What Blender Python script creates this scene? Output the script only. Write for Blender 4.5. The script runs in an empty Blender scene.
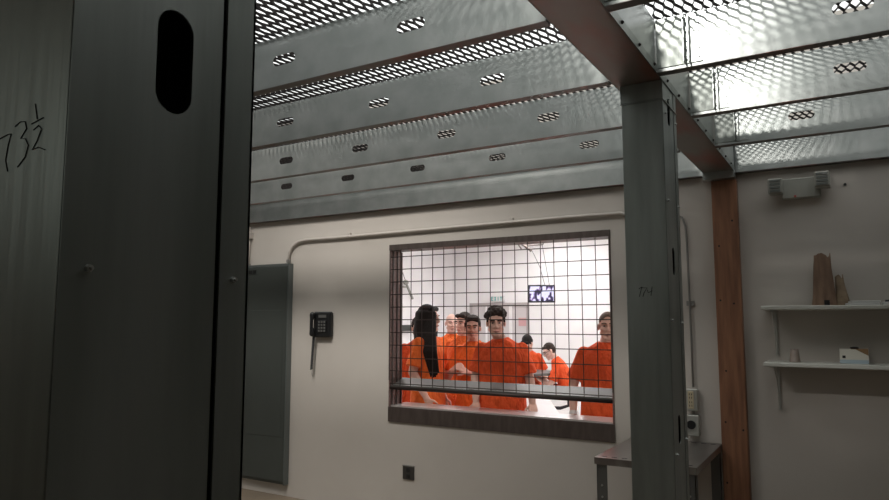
import bpy, math, random
from mathutils import Vector, Matrix
random.seed(7)
PI = math.pi
SC = bpy.context.scene
COL = SC.collection

# ---------------------------------------------------------------- camera, world, light
cam_d = bpy.data.cameras.new('camera'); cam = bpy.data.objects.new('camera', cam_d); COL.objects.link(cam)
cam_d.sensor_width = 36; cam_d.lens = 674.4/889*36; cam_d.clip_start = 0.02
_yaw, _pit = math.radians(31.01), math.radians(5.953)
fw = Vector((-math.sin(_yaw)*math.cos(_pit), math.cos(_yaw)*math.cos(_pit), math.sin(_pit)))
rt = Vector((math.cos(_yaw), math.sin(_yaw), 0)); up = rt.cross(fw)
cam.matrix_world = Matrix(((rt.x, up.x, -fw.x, 0), (rt.y, up.y, -fw.y, 0), (rt.z, up.z, -fw.z, 1.5), (0, 0, 0, 1)))
SC.camera = cam
SC.view_settings.view_transform = 'Standard'; SC.view_settings.look = 'None'
SC.view_settings.gamma = 1; SC.view_settings.exposure = 0.0
try: SC.view_settings.use_curve_mapping = False
except Exception: pass
W = bpy.data.worlds.new('overcast'); SC.world = W; W.use_nodes = True
W.node_tree.nodes['Background'].inputs[0].default_value = (.975, 1, .98, 1)
W.node_tree.nodes['Background'].inputs[1].default_value = 1.4

def area(name, loc, target, size, power, color=(1, 1, 1), spread=180):
    l = bpy.data.lights.new(name, 'AREA'); l.shape = 'DISK'; l.size = size; l.energy = power; l.color = color; l.spread = math.radians(spread)
    o = bpy.data.objects.new(name, l); COL.objects.link(o); o.location = loc
    o.rotation_euler = (Vector(target)-Vector(loc)).to_track_quat('-Z', 'Y').to_euler(); return o
area('work_light', (-0.66, 1.1, 3.14), (-0.3, 2.7, 2.5), .10, 19, (1, .97, .92))
area('work_light', (-3.0, 1.9, 4.4), (-3.5, 3.9, 1.2), .70, 46, (1, .95, .89), 95)
area('rear_fill_light', (-3.2, -1.9, 2.3), (-1.0, 2.0, 1.4), .6, 2.6, (.93, 1, .93))  # unseen dim fill, added behind the camera to lift the column fronts
INNER_LIGHT = 15.5

# ---------------------------------------------------------------- materials
def mat(name, color, rough=.6, metal=0., noise=None, bump=None, emit=None, alpha=None, spec=None, trans=None):
    m = bpy.data.materials.new(name); m.use_nodes = True; nt = m.node_tree; b = nt.nodes['Principled BSDF']
    b.inputs['Base Color'].default_value = (*color, 1); b.inputs['Roughness'].default_value = rough; b.inputs['Metallic'].default_value = metal
    if spec is not None: b.inputs['Specular IOR Level'].default_value = spec
    if trans is not None: b.inputs['Transmission Weight'].default_value = trans
    tc = nt.nodes.new('ShaderNodeTexCoord')
    def nz(scale, stretch=(1, 1, 1), detail=4):
        mp = nt.nodes.new('ShaderNodeMapping'); mp.inputs['Scale'].default_value = stretch
        n = nt.nodes.new('ShaderNodeTexNoise'); n.inputs['Scale'].default_value = scale; n.inputs['Detail'].default_value = detail
        nt.links.new(tc.outputs['Object'], mp.inputs[0]); nt.links.new(mp.outputs[0], n.inputs['Vector']); return n
    if noise:   # (scale, color2, stretch, lo, hi)
        n = nz(noise[0], noise[2] if len(noise) > 2 else (1, 1, 1))
        r = nt.nodes.new('ShaderNodeValToRGB'); lo, hi = (noise[3], noise[4]) if len(noise) > 4 else (.35, .65)
        r.color_ramp.elements[0].position = lo; r.color_ramp.elements[1].position = hi
        r.color_ramp.elements[0].color = (*color, 1); r.color_ramp.elements[1].color = (*noise[1], 1)
        nt.links.new(n.outputs['Fac'], r.inputs[0]); nt.links.new(r.outputs[0], b.inputs['Base Color'])
    if bump:    # (scale, strength, distance, stretch)
        n = nz(bump[0], bump[3] if len(bump) > 3 else (1, 1, 1), 3)
        bp = nt.nodes.new('ShaderNodeBump'); bp.inputs['Strength'].default_value = bump[1]; bp.inputs['Distance'].default_value = bump[2]
        nt.links.new(n.outputs['Fac'], bp.inputs['Height']); nt.links.new(bp.outputs[0], b.inputs['Normal'])
    if emit: b.inputs['Emission Color'].default_value = (*emit[0], 1); b.inputs['Emission Strength'].default_value = emit[1]
    return m
M = {}
M['wall'] = mat('painted_drywall', (.56, .52, .475), .7, noise=(1.3, (.52, .48, .435)), bump=(140, .12, .002))
M['wall_in'] = mat('white_painted_block', (.88, .86, .86), .7, noise=(2, (.84, .82, .82)))
M['floor'] = mat('sealed_concrete', (.23, .18, .13), .55, noise=(2.2, (.17, .135, .10)))
M['floor_in'] = mat('pale_vinyl_floor', (.62, .60, .58), .4, noise=(3, (.55, .53, .52)))
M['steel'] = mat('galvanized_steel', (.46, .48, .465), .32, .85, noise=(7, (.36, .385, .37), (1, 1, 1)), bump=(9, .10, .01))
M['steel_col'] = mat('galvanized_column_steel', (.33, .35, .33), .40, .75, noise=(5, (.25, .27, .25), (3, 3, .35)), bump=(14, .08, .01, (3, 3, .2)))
M['steel_red'] = mat('steel_painted_red_reflection', (.30, .28, .26), .40, .7, noise=(1.5, (.42, .12, .075), (2.5, .8, 1), .45, .72), bump=(9, .1, .01))  # red noise patches paint a warm reflection onto the beam underside
M['flange'] = mat('flange_steel_painted_reflection', (.17, .16, .15), .42, .7, noise=(1.5, (.24, .085, .055), (2.5, .8, 1), .5, .75))  # reddish patches are a warm reflection put into the flange colour
M['mesh'] = mat('dark_expanded_steel', (.045, .04, .04), .5, .5)
M['screw'] = mat('zinc_screw', (.55, .56, .55), .3, .9)
M['dark'] = mat('black_gap', (.008, .008, .008), .9)
M['frame'] = mat('brown_grey_frame_steel', (.115, .092, .082), .45, .45, noise=(30, (.085, .066, .06), (1, 1, .2)))
M['jamb'] = mat('perforated_brown_jamb', (.23, .15, .135), .5, .3, noise=(60, (.15, .10, .09)))
M['wire'] = mat('dark_wire', (.045, .032, .028), .45, .6)
M['tray'] = mat('brushed_tray_steel', (.12, .118, .11), .45, .4, noise=(4, (.10, .097, .09), (.3, 2, 2)))
M['sill'] = mat('brushed_sill_steel', (.70, .66, .65), .28, .6)
M['panel'] = mat('dark_grey_enamel', (.070, .080, .074), .5, .2, noise=(1.2, (.055, .063, .058)))
M['panel_edge'] = mat('grey_enamel_trim', (.12, .135, .13), .45, .2)
M['black'] = mat('black_plastic', (.012, .012, .013), .35)
M['keys'] = mat('pale_key_plastic', (.11, .11, .105), .5)
M['cond'] = mat('painted_conduit', (.50, .46, .42), .5, .1)
M['cond_d'] = mat('grey_conduit', (.26, .25, .235), .45, .5)
M['wood'] = mat('stained_wood_post', (.30, .14, .075), .5, noise=(5, (.18, .08, .044), (9, 9, .8), .35, .7), bump=(8, .2, .003, (9, 9, .5)))
M['knot'] = mat('dark_nail_head', (.02, .012, .01), .6)
M['shelf'] = mat('white_melamine', (.62, .62, .57), .45)
M['bracket'] = mat('white_bracket_metal', (.48, .48, .45), .4, .3)
M['paper_bag'] = mat('brown_kraft_paper', (.26, .165, .11), .8, noise=(9, (.17, .105, .07), (4, 4, .6)), bump=(22, .4, .01, (3, 3, .6)))
M['paper_tan'] = mat('tan_crumpled_paper', (.32, .24, .16), .8, noise=(20, (.20, .14, .09)), bump=(30, .4, .01))
M['paper'] = mat('white_paper', (.62, .62, .60), .7)
M['cup'] = mat('pale_pink_cup_plastic', (.30, .245, .21), .35, spec=.5)
M['box'] = mat('cream_carton', (.68, .66, .58), .6)
M['box_brown'] = mat('brown_carton_print', (.25, .15, .07), .6)
M['box_blue'] = mat('pale_blue_carton_print', (.42, .52, .58), .6)
M['em'] = mat('grey_lamp_housing', (.30, .30, .265), .5)
M['em_lens'] = mat('ribbed_lamp_lens', (.17, .18, .17), .3, .2)
M['red'] = mat('red_indicator', (.35, .05, .03), .4)
M['beige'] = mat('ivory_receptacle', (.55, .47, .32), .45)
M['outlet'] = mat('brushed_outlet_box', (.50, .50, .46), .4, .6)
M['plate_d'] = mat('dark_outlet_plate', (.05, .047, .043), .45, .2)
M['table'] = mat('brushed_table_steel', (.30, .285, .265), .30, .8, noise=(3, (.23, .20, .19), (3, .5, 1)))
M['table_leg'] = mat('grey_table_leg_steel', (.13, .13, .125), .45, .6)
M['orange'] = mat('orange_cotton', (.83, .105, .018), .85, noise=(3, (.74, .078, .014)), bump=(8, .95, .07, (2.0, 2.0, .8)))
M['orange_l'] = mat('light_orange_cotton', (.92, .19, .028), .85, noise=(3, (.86, .14, .02)), bump=(8, .95, .07, (2.0, 2.0, .8)))
M['skin'] = mat('skin', (.72, .45, .36), .55, noise=(25, (.67, .40, .31)))
M['skin_l'] = mat('fair_skin', (.74, .50, .42), .55, noise=(25, (.70, .45, .37)))
M['skin_d'] = mat('brown_skin', (.40, .23, .17), .55, noise=(25, (.35, .2, .145)))
M['hair'] = mat('dark_brown_hair', (.032, .020, .015), .65, spec=.25, bump=(60, .6, .01, (1, 1, .3)))
M['hair_b'] = mat('black_hair', (.012, .009, .008), .6, spec=.2, bump=(50, .6, .01, (3, 3, .15)))
M['hair_l'] = mat('short_light_brown_hair', (.14, .085, .06), .7, bump=(90, .5, .004))
M['stubble'] = mat('shaved_grey_hair', (.33, .23, .19), .7)
M['eye'] = mat('eye_white', (.42, .37, .35), .3)
M['iris'] = mat('dark_iris', (.02, .012, .01), .3)
M['lip'] = mat('lips', (.45, .19, .16), .5)
M['shoe'] = mat('dark_canvas_shoe', (.03, .03, .035), .7)
M['white_cloth'] = mat('white_cotton', (.75, .74, .73), .8)
M['tv'] = mat('black_screen_bezel', (.02, .02, .03), .35)
M['door_in'] = mat('grey_glazing', (.62, .585, .585), .3)
M['door_frame'] = mat('grey_door_frame', (.42, .38, .37), .5)
M['teal'] = mat('teal_exit_letters', (.03, .36, .33), .5)
M['lamp'] = mat('ceiling_diffuser', (1, 1, 1), .5, emit=((1, .985, .98), INNER_LIGHT))
M['maroon'] = mat('maroon_seat', (.14, .02, .02), .5)
M['stool'] = mat('dark_stool_steel', (.05, .05, .055), .5, .4)
M['poster'] = mat('pale_red_poster', (.62, .36, .36), .6)
M['ink'] = mat('black_marker', (.01, .01, .01), .7)

def screen_mat():
    m = bpy.data.materials.new('tv_picture'); m.use_nodes = True; nt = m.node_tree; b = nt.nodes['Principled BSDF']
    tc = nt.nodes.new('ShaderNodeTexCoord'); mp = nt.nodes.new('ShaderNodeMapping'); mp.inputs['Scale'].default_value = (1.6, 1, 1)
    v = nt.nodes.new('ShaderNodeTexNoise'); v.inputs['Scale'].default_value = 9; v.inputs['Detail'].default_value = 1
    r = nt.nodes.new('ShaderNodeValToRGB'); e = r.color_ramp.elements
    e[0].position = .40; e[0].color = (.01, .01, .05, 1); e[1].position = .52; e[1].color = (.8, .78, 1, 1)
    k = e.new(.46); k.color = (.22, .12, .35, 1)
    nt.links.new(tc.outputs['Object'], mp.inputs[0]); nt.links.new(mp.outputs[0], v.inputs['Vector']); nt.links.new(v.outputs['Fac'], r.inputs[0])
    b.inputs['Base Color'].default_value = (.01, .01, .01, 1)
    nt.links.new(r.outputs[0], b.inputs['Emission Color']); b.inputs['Emission Strength'].default_value = 1.1
    return m
M['picture'] = screen_mat()

# ---------------------------------------------------------------- mesh tools
class MB:
    def __init__(s): s.v = []; s.f = []
    def add(s, vs, fs):
        o = len(s.v); s.v += [tuple(v) for v in vs]; s.f += [tuple(i+o for i in f) for f in fs]; return s
    def box(s, x0, x1, y0, y1, z0, z1, bev=0):
        if bev:
            b = bev; vs = []; 
            for z, i in ((z0, b), (z0+b, 0), (z1-b, 0), (z1, b)):
                vs += [(x0+b, y0+i, z), (x1-b, y0+i, z), (x1-i, y0+b, z), (x1-i, y1-b, z), (x1-b, y1-i, z), (x0+b, y1-i, z), (x0+i, y1-b, z), (x0+i, y0+b, z)]
            fs = [tuple(range(7, -1, -1)), tuple(range(24, 32))]
            for k in range(3):
                for j in range(8): a = k*8+j; c = k*8+(j+1) % 8; fs.append((a, c, c+8, a+8))
            return s.add(vs, fs)
        return s.add([(x0, y0, z0), (x1, y0, z0), (x1, y1, z0), (x0, y1, z0), (x0, y0, z1), (x1, y0, z1), (x1, y1, z1), (x0, y1, z1)],
                     [(3, 2, 1, 0), (4, 5, 6, 7), (0, 1, 5, 4), (1, 2, 6, 5), (2, 3, 7, 6), (3, 0, 4, 7)])
    def loft(s, rings, cap=True):
        n = len(rings[0]); vs = [p for r in rings for p in r]; fs = []
        for k in range(len(rings)-1):
            for j in range(n): a = k*n+j; c = k*n+(j+1) % n; fs.append((a, c, c+n, a+n))
        if cap: fs.append(tuple(range(n-1, -1, -1))); fs.append(tuple(range((len(rings)-1)*n, len(rings)*n)))
        return s.add(vs, fs)
    def rcone(s, p0, r0, p1, r1, n=14, round_ends=True):
        p0, p1 = Vector(p0), Vector(p1); d = (p1-p0)
        if d.length < 1e-6: d = Vector((0, 0, 1e-5))
        d.normalize(); a = d.orthogonal().normalized(); b = d.cross(a)
        rings = []
        st = [(-1, p0, r0), (1, p1, r1)]
        if round_ends: seq = [(p0, r0, -c) for c in (.97, .8, .45)]+[(p0, r0, 0), (p1, r1, 0)]+[(p1, r1, c) for c in (.45, .8, .97)]
        else: seq = [(p0, r0, 0), (p1, r1, 0)]
        for (p, r, c) in seq:
            rr = r*math.sqrt(max(0, 1-c*c)); cc = p+d*(r*c)
            rings.append([cc+a*(rr*math.cos(2*PI*j/n))+b*(rr*math.sin(2*PI*j/n)) for j in range(n)])
        return s.loft(rings)
    def cyl(s, p0, p1, r, n=16): return s.rcone(p0, r, p1, r, n, False)
    def ell(s, c, r, R=None, n=18, m=11):
        c = Vector(c); rings = []
        for k in range(m):
            t = -PI/2+PI*(k+.35)/(m-.3); 
            ring = []
            for j in range(n):
                v = Vector((r[0]*math.cos(t)*math.cos(2*PI*j/n), r[1]*math.cos(t)*math.sin(2*PI*j/n), r[2]*math.sin(t)))
                if R is not None: v = R @ v
                ring.append(c+v)
            rings.append(ring)
        return s.loft(rings)
    def tube(s, pts, r, n=8):
        pts = [Vector(p) for p in pts]; rings = []; a = None
        for i, p in enumerate(pts):
            d = (pts[min(i+1, len(pts)-1)]-pts[max(i-1, 0)]).normalized()
            a = d.orthogonal().normalized() if a is None else (a-d*a.dot(d)).normalized()
            b = d.cross(a); rings.append([p+a*(r*math.cos(2*PI*j/n))+b*(r*math.sin(2*PI*j/n)) for j in range(n)])
        return s.loft(rings)
    def prism(s, outline, y0, y1):   # outline (x, z) extruded along y
        n = len(outline); vs = [(x, y0, z) for x, z in outline]+[(x, y1, z) for x, z in outline]
        fs = [tuple(range(n)), tuple(range(2*n-1, n-1, -1))]+[(j, j+n, (j+1) % n+n, (j+1) % n) for j in range(n)]
        return s.add(vs, fs)
    def move(s, fn): s.v = [tuple(fn(Vector(v))) for v in s.v]; return s
    def build(s, name, m, parent=None, smooth=False, voxel=None, smooth_it=4, loc=None):
        me = bpy.data.meshes.new(name); me.from_pydata(s.v, [], s.f); me.update()
        o = bpy.data.objects.new(name, me); COL.objects.link(o)
        if voxel:
            r = o.modifiers.new('r', 'REMESH'); r.mode = 'VOXEL'; r.voxel_size = voxel
            if smooth_it: q = o.modifiers.new('s', 'SMOOTH'); q.factor = .5; q.iterations = smooth_it
            dg = bpy.context.evaluated_depsgraph_get(); dg.update()
            nm = bpy.data.meshes.new_from_object(o.evaluated_get(dg)); o.modifiers.clear(); o.data = nm; nm.name = name
            bpy.data.meshes.remove(me); me = nm
        if smooth: me.shade_smooth()
        me.materials.clear(); me.materials.append(m)
        if parent is not None: o.parent = parent
        if loc is not None: o.location = loc
        return o
class Many:
    '''collects small separate pieces; each becomes its own object'''
    def __init__(s): s.items = []
    def new(s): m = MB(); s.items.append(m); return m
    def build(s, name, m, parent=None, **k):
        for i in s.items: i.build(name, m, parent, **k)
def tag(o, label, cat, group=None, kind=None):
    o['label'] = label; o['category'] = cat
    if group: o['group'] = group
    if kind: o['kind'] = kind
    return o
def empty(name, loc, rz=0):
    o = bpy.data.objects.new(name, None); COL.objects.link(o); o.location = loc; o.rotation_euler = (0, 0, rz); o.empty_display_size = .1; return o
def struct(name, mb, m, **k):
    o = mb.build(name, m, **k); o['kind'] = 'structure'; return o
def copy_tree(o, parent=None):
    c = o.copy(); COL.objects.link(c)
    if parent is not None: c.parent = parent
    for ch in list(o.children): copy_tree(ch, c)
    return c
def holed_plate(L, H, slots, th, to3):
    """plate L x H (u, v) with stadium holes (cu, cv, half_u, half_v); to3(u, v, w) places it; w runs 0..th"""
    mb = MB(); slots = sorted(slots); edges = [0.]; 
    for i, s_ in enumerate(slots):
        edges += [s_[0]-s_[2]-.02, s_[0]+s_[2]+.02]
    edges.append(L)
    def quad(u0, u1, v0, v1, both=True):
        if u1-u0 < 1e-5 or v1-v0 < 1e-5: return
        for w in (0, th):
            mb.add([to3(u0, v0, w), to3(u1, v0, w), to3(u1, v1, w), to3(u0, v1, w)], [(0, 1, 2, 3)])
    for i in range(0, len(edges), 2): quad(edges[i], edges[i+1], 0, H)
    for (cu, cv, hu, hv) in slots:
        U, V = hu+.02, hv+.02
        quad(cu-U, cu+U, 0, cv-V); quad(cu-U, cu+U, cv+V, H)
        N = 24; inn = []; out = []
        ca = math.atan2(V, U); r = min(hu, hv)
        bp = []
        for sgn in (1, -1):
            for k in range(11):
                a = -PI/2+PI*k/10
                x, y = (sgn*(hu-r+r*math.cos(a)), r*math.sin(a)) if hu > hv else (r*math.sin(a), sgn*(hv-r+r*math.cos(a)))
                bp.append(math.atan2(y, x) % (2*PI))
        angs = sorted(set(round(q, 5) for q in bp+[ca, PI-ca, PI+ca, 2*PI-ca]))
        for a in angs:
            c, s_ = math.cos(a), math.sin(a); k = min(U/abs(c) if abs(c) > 1e-9 else 1e9, V/abs(s_) if abs(s_) > 1e-9 else 1e9)
            out.append((cu+k*c, cv+k*s_))
            # march to the stadium boundary
            lo, hi = 0, max(hu, hv)*1.5
            for _ in range(30):
                mid = (lo+hi)/2; x, y = abs(mid*c), abs(mid*s_)
                dx, dy = max(0, x-(hu-r)), max(0, y-(hv-r))
                if math.hypot(dx, dy) < r: lo = mid
                else: hi = mid
            inn.append((cu+lo*c, cv+lo*s_))
        n = len(angs)
        for w in (0, th):
            mb.add([to3(u, v, w) for u, v in inn]+[to3(u, v, w) for u, v in out], [(j, j+n, (j+1) % n+n, (j+1) % n) for j in range(n)])
        mb.add([to3(u, v, 0) for u, v in inn]+[to3(u, v, th) for u, v in inn], [(j, (j+1) % n, (j+1) % n+n, j+n) for j in range(n)])
    for (a, b) in (((0, 0), (L, 0)), ((L, 0), (L, H)), ((L, H), (0, H)), ((0, H), (0, 0))):
        mb.add([to3(*a, 0), to3(*b, 0), to3(*b, th), to3(*a, th)], [(0, 1, 2, 3)])
    return mb

# ---------------------------------------------------------------- setting
YW, YT = 4.42, 4.57           # face and back of the window wall
ZT_ = 2.605
WX0, WX1, WZ0, WZ1 = -3.17, -1.36, .71, 2.105
XL, XR, YB = -6.2, 2.6, -2.4
struct('floor', MB().box(XL, XR, YB, YW, -.05, 0), M['floor'])
w = MB(); w.box(-7.2, WX0, YW, YT, 0, 3.3); w.box(WX1, XR, YW, YT, 0, 3.3); w.box(WX0, WX1, YW, YT, 0, WZ0); w.box(WX0, WX1, YW, YT, WZ1, 3.3)
struct('wall_front', w, M['wall'])
struct('ceiling', MB().box(XL-.1, XR+.1, YB-.1, .24, ZT_, ZT_+.06), M['wall'])  # unseen solid slab, added to keep overhead light off the near column
struct('added_cover_right', MB().box(.62, XR+.1, .24, YW, ZT_+.03, ZT_+.09), M['wall'])  # unseen cover, added to dim the right wall and near column side
struct('wall_left', MB().box(XL-.1, XL, YB, YW, 0, 3.3), M['wall'])
struct('wall_right', MB().box(XR, XR+.1, YB, YT, 0, 3.3), M['wall'])
struct('wall_back', MB().box(XL-.1, XR+.1, YB-.1, YB, 0, 3.3), M['wall'])
# room beyond the window
struct('floor_inner', MB().box(-7.2, 1.6, YT, 12.3, -.05, 0), M['floor_in'])
struct('ceiling_inner', MB().box(-7.3, 1.7, YT, 12.4, 3.15, 3.25), M['wall_in'])
struct('wall_far', MB().box(-7.3, 1.7, 12.3, 12.4, 0, 3.15), M['wall_in'])
struct('wall_inner_left', MB().box(-7.3, -7.2, YT, 12.3, 0, 3.15), M['wall_in'])
struct('wall_inner_right', MB().box(1.6, 1.7, YT, 12.3, 0, 3.15), M['wall_in'])

# window 1: frame, jambs, sill
wf = empty('window_1', ((WX0+WX1)/2, YW, WZ0)); wf['kind'] = 'structure'
def wb(name, mb, m): 
    o = mb.build(name, m); o.parent = wf; o.matrix_parent_inverse = Matrix.Translation(wf.location).inverted(); return o
wb('window_frame', MB().box(WX0, WX1, YW-.012, YT, WZ1-.045, WZ1).box(WX0, WX1, YW-.012, YW+.01, WZ0, WZ0+.115, 0), M['frame'])
wb('jamb', MB().box(WX0, WX0+.012, YW-.005, YT, WZ0+.115, WZ1-.045).box(WX1-.012, WX1, YW-.005, YT, WZ0+.115, WZ1-.045), M['jamb'])
jr = MB()
for k in range(3): jr.box(WX0+.012, WX0+.02, YW+.02+k*.06, YW+.032+k*.06, WZ0+.12, WZ1-.05)
wb('jamb_rib', jr, M['frame'])
wb('window_sill', MB().box(WX0+.0, WX1, YW+.01, YT+.09, WZ0+.10, WZ0+.125), M['sill'])

# serving tray and bar under the grille
tr = empty('pass_through_tray', (-2.265, 4.5, 1.012))
o = MB().add([(-.893, -.07, -.03), (.893, -.07, -.03), (.893, .09, .026), (-.893, .09, .026), (-.893, -.07, -.036), (.893, -.07, -.036), (.893, .09, .020), (-.893, .09, .020)],
             [(0, 1, 2, 3), (7, 6, 5, 4), (4, 5, 1, 0), (5, 6, 2, 1), (6, 7, 3, 2), (7, 4, 0, 3)]).build('tray_plate', M['tray'], tr)
MB().tube([(-.895, -.075, -.042), (.895, -.075, -.042)], .013, 12).build('tray_bar', M['wire'], tr, smooth=True)
MB().box(-.893, .893, -.078, -.070, -.034, -.020).build('tray_lip', M['tray'], tr)
tag(tr, 'grey steel pass-through tray with dark bar across the window under the wire grille', 'tray')

# wire grille
gr = empty('window_grille', (-2.265, YW+.005, 1.53))
gm = MB()
for k in range(18): 
    x = -1.367-.1*k; gm.tube([(x+2.265, 0, -.58+.01), (x+2.265, 0, .56)], .0034, 6)
for k in range(12):
    z = 1.0+.1*k+.005
    if z < 2.07: gm.tube([(-.90, -.006, z-1.53), (.90, -.006, z-1.53)], .0034, 6)
gm.build('wire_mesh', M['wire'], gr)
MB().box(-.905, -.895, -.012, .01, -.50, .57).build('side_rail', M['frame'], gr); MB().box(.893, .903, -.012, .01, -.50, .57).build('side_rail', M['frame'], gr)
tag(gr, 'square welded wire grille across the window to the orange shirted people', 'grille')

# ---------------------------------------------------------------- ceiling framing
ZB, ZT = 2.40, 2.595
def _scr(p, d, r):
    a = d.orthogonal().normalized(); b = d.cross(a)
    return [[p+d*h+a*(q*math.cos(PI*j/3))+b*(q*math.sin(PI*j/3)) for j in range(6)] for h, q in ((0, r), (.004, r), (.0041, r*.55), (.007, r*.55))]
def screw(mb, p, d, r=.006):
    p = Vector(p); d = Vector(d); mb = mb.new(); mb.loft([[q for q in ring] for ring in _scr(p, d, r)])
def joist(x0, x1, y, slotsx, label, group, clip=False):
    t = empty('ceiling_joist', (x0, y, ZB))
    L = x1-x0
    wbm = holed_plate(L, ZT-ZB, [(sx-x0, .1, .058, .021) for sx in slotsx], .002, lambda u, v, w_: (u, w_, v))
    wbm.build('web', M['steel'], t)
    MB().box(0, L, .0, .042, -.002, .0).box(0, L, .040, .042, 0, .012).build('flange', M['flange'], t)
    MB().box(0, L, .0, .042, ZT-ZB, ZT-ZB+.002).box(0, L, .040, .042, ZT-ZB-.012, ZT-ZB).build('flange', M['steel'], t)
    if clip:
        MB().box(.001, .100, -.0045, -.001, .012, ZT-ZB-.004).build('web_shade_plate', M['steel_col'], t)  # added dull plate stands in for the shadowed web beside the beam
        c = MB().box(.100, .103, -.035, -.001, .010, ZT-ZB-.008).box(.116, .119, -.028, -.001, .010, ZT-ZB-.008).box(.100, .160, -.005, -.001, .012, ZT-ZB-.03).build('clip_angle', M['steel'], t)
        s = Many()
        for i in range(5): screw(s, (.15, -.005, .03+i*.031), (0, -1, 0), .003)
        for i in range(5): screw(s, (.103, -.018, .03+i*.034), (1, 0, 0), .004)
        s.build('screw', M['screw'], c)
    tag(t, label, 'joist', group); return t
JY = [1.22, 1.83, 2.44, 3.05, 3.66]
words = ['overhead near the camera', 'nearest of those seen with slots', 'second from the camera', 'third from the camera', 'closest to the window wall']
for i, y in enumerate(JY):
    sx = [-1.235-.587*k for k in range(8)]
    joist(XL, -.745, y, [s for s in sx if s > XL+.1], 'slotted galvanized steel joist left of the main beam, '+words[i], 'joists left of the beam')
    sx2 = {1.83: [.05], 2.44: [.0555, .62, 1.2], 3.05: [.046, .62, 1.2], 3.66: [-.16, .42, 1.0], 1.22: [.05, .63]}[y]
    joist(-.562, XR, y, sx2, 'slotted galvanized steel joist right of the main beam, '+words[i], 'joists right of the beam', clip=True)
# ledger track along the wall
lt = empty('ledger_track', (XL, YW-.004, ZB-.005)); L = XR-XL-.01
MB().box(0, L, -.004, 0, 0, .20).build('web', M['steel'], lt)
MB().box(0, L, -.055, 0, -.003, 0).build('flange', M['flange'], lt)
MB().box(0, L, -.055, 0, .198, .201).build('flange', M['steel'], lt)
tag(lt, 'long galvanized steel track fixed along the top of the window wall', 'ledger')

# main beam
bt = empty('main_beam', (-.65, 0, ZB)); y0, y1 = -1.5, 4.36
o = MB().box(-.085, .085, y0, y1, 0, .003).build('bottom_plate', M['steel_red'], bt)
sm = holed_plate(y1-y0, .195, [(1.83+.22-y0, .115, .012, .026)], .003, lambda u, v, w_: (.082+w_, y0+u, v+.0))
sm.build('side_plate', M['steel'], bt)
MB().box(-.085, -.082, y0, y1, .003, .195).build('side_plate', M['steel'], bt)
MB().box(-.085, .085, y0, y1, .195, .198).build('top_plate', M['steel'], bt)
MB().box(.085, .088, y0, y1, -.001, .03).box(-.088, -.085, y0, y1, -.001, .03).build('edge_lip', M['steel_col'], bt)
s = Many()
for k in range(20):
    yy = .4+k*.2
    if yy < y1-.1: screw(s, (.088, yy, .018), (1, 0, 0))
s.build('screw', M['knot'], bt)
MB().box(-.09, .09, 4.30, 4.362, -.045, -.001).build('end_bracket', M['steel'], bt)
tag(bt, 'galvanized steel main beam running overhead towards the wooden post', 'beam')

# ---------------------------------------------------------------- steel columns
def column(ya, yb, label, strokes, slot_z, slot_dy, bolts):
    t = empty('steel_column', (-.65, ya, 0)); xl, xr = -.068, .085; H = ZB-.002; D = yb-ya; g = D*.79
    # front channel
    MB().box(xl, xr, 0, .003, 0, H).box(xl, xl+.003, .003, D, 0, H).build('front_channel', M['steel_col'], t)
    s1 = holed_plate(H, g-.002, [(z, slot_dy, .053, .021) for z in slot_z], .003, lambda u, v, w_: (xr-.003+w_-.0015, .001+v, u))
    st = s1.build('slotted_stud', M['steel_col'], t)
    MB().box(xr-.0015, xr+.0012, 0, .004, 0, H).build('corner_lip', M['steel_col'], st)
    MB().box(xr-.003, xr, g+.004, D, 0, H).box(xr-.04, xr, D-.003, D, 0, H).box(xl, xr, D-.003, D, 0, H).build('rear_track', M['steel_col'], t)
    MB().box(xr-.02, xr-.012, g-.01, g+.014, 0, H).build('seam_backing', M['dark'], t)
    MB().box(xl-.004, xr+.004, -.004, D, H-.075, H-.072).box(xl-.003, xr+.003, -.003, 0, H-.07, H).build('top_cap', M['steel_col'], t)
    b = Many()
    for (dy, z) in bolts: screw(b, (xr, dy, z), (1, 0, 0), .0035 if ya < 1 else .0055)
    b.build('bolt', M['screw'], t)
    ink = MB()
    for st_ in strokes: ink.tube([(x+.65, -.0005, z) for x, z in st_], .00045 if len(strokes) > 4 else .0013, 5)
    ink.build('handwritten_number', M['ink'], t)
    tag(t, label, 'column'); return t
column(.315, .522, 'dark galvanized steel column filling the left foreground, marked 173 1/2',
       [[(-0.676, 1.669), (-0.662, 1.671), (-0.655, 1.671), (-0.659, 1.661), (-0.662, 1.647), (-0.657, 1.636)],
        [(-0.649, 1.677), (-0.64, 1.68), (-0.632, 1.679), (-0.629, 1.672), (-0.638, 1.664), (-0.63, 1.663), (-0.624, 1.656), (-0.628, 1.646), (-0.64, 1.638)],
        [(-0.617, 1.693), (-0.612, 1.678)], [(-0.621, 1.675), (-0.602, 1.678)],
        [(-0.617, 1.669), (-0.609, 1.672), (-0.604, 1.668), (-0.61, 1.658), (-0.617, 1.651), (-0.607, 1.652), (-0.596, 1.648)]],
       [1.757-.61*k for k in (2, 1, 0)]+[2.30], .1035, [(.025, 1.545), (.185, 1.543), (.03, .9), (.185, .9), (.185, 2.2)])
column(2.52, 2.755, 'galvanized steel column standing in front of the wall beside the metal table, marked 174',
       [[(-0.672, 1.616), (-0.661, 1.624), (-0.671, 1.587)], [(-0.662, 1.62), (-0.642, 1.619), (-0.654, 1.601), (-0.658, 1.587)],
        [(-0.641, 1.612), (-0.639, 1.601), (-0.623, 1.608)], [(-0.624, 1.623), (-0.629, 1.59)]],
       [.49, 1.10, 1.722, 2.30], .105, [(.04, 1.945), (.21, 1.945), (.04, 1.02), (.21, 1.05), (.04, 1.50), (.21, 1.49), (.04, 2.28), (.21, 2.28), (.04, 2.33), (.1, 2.35)])

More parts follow.
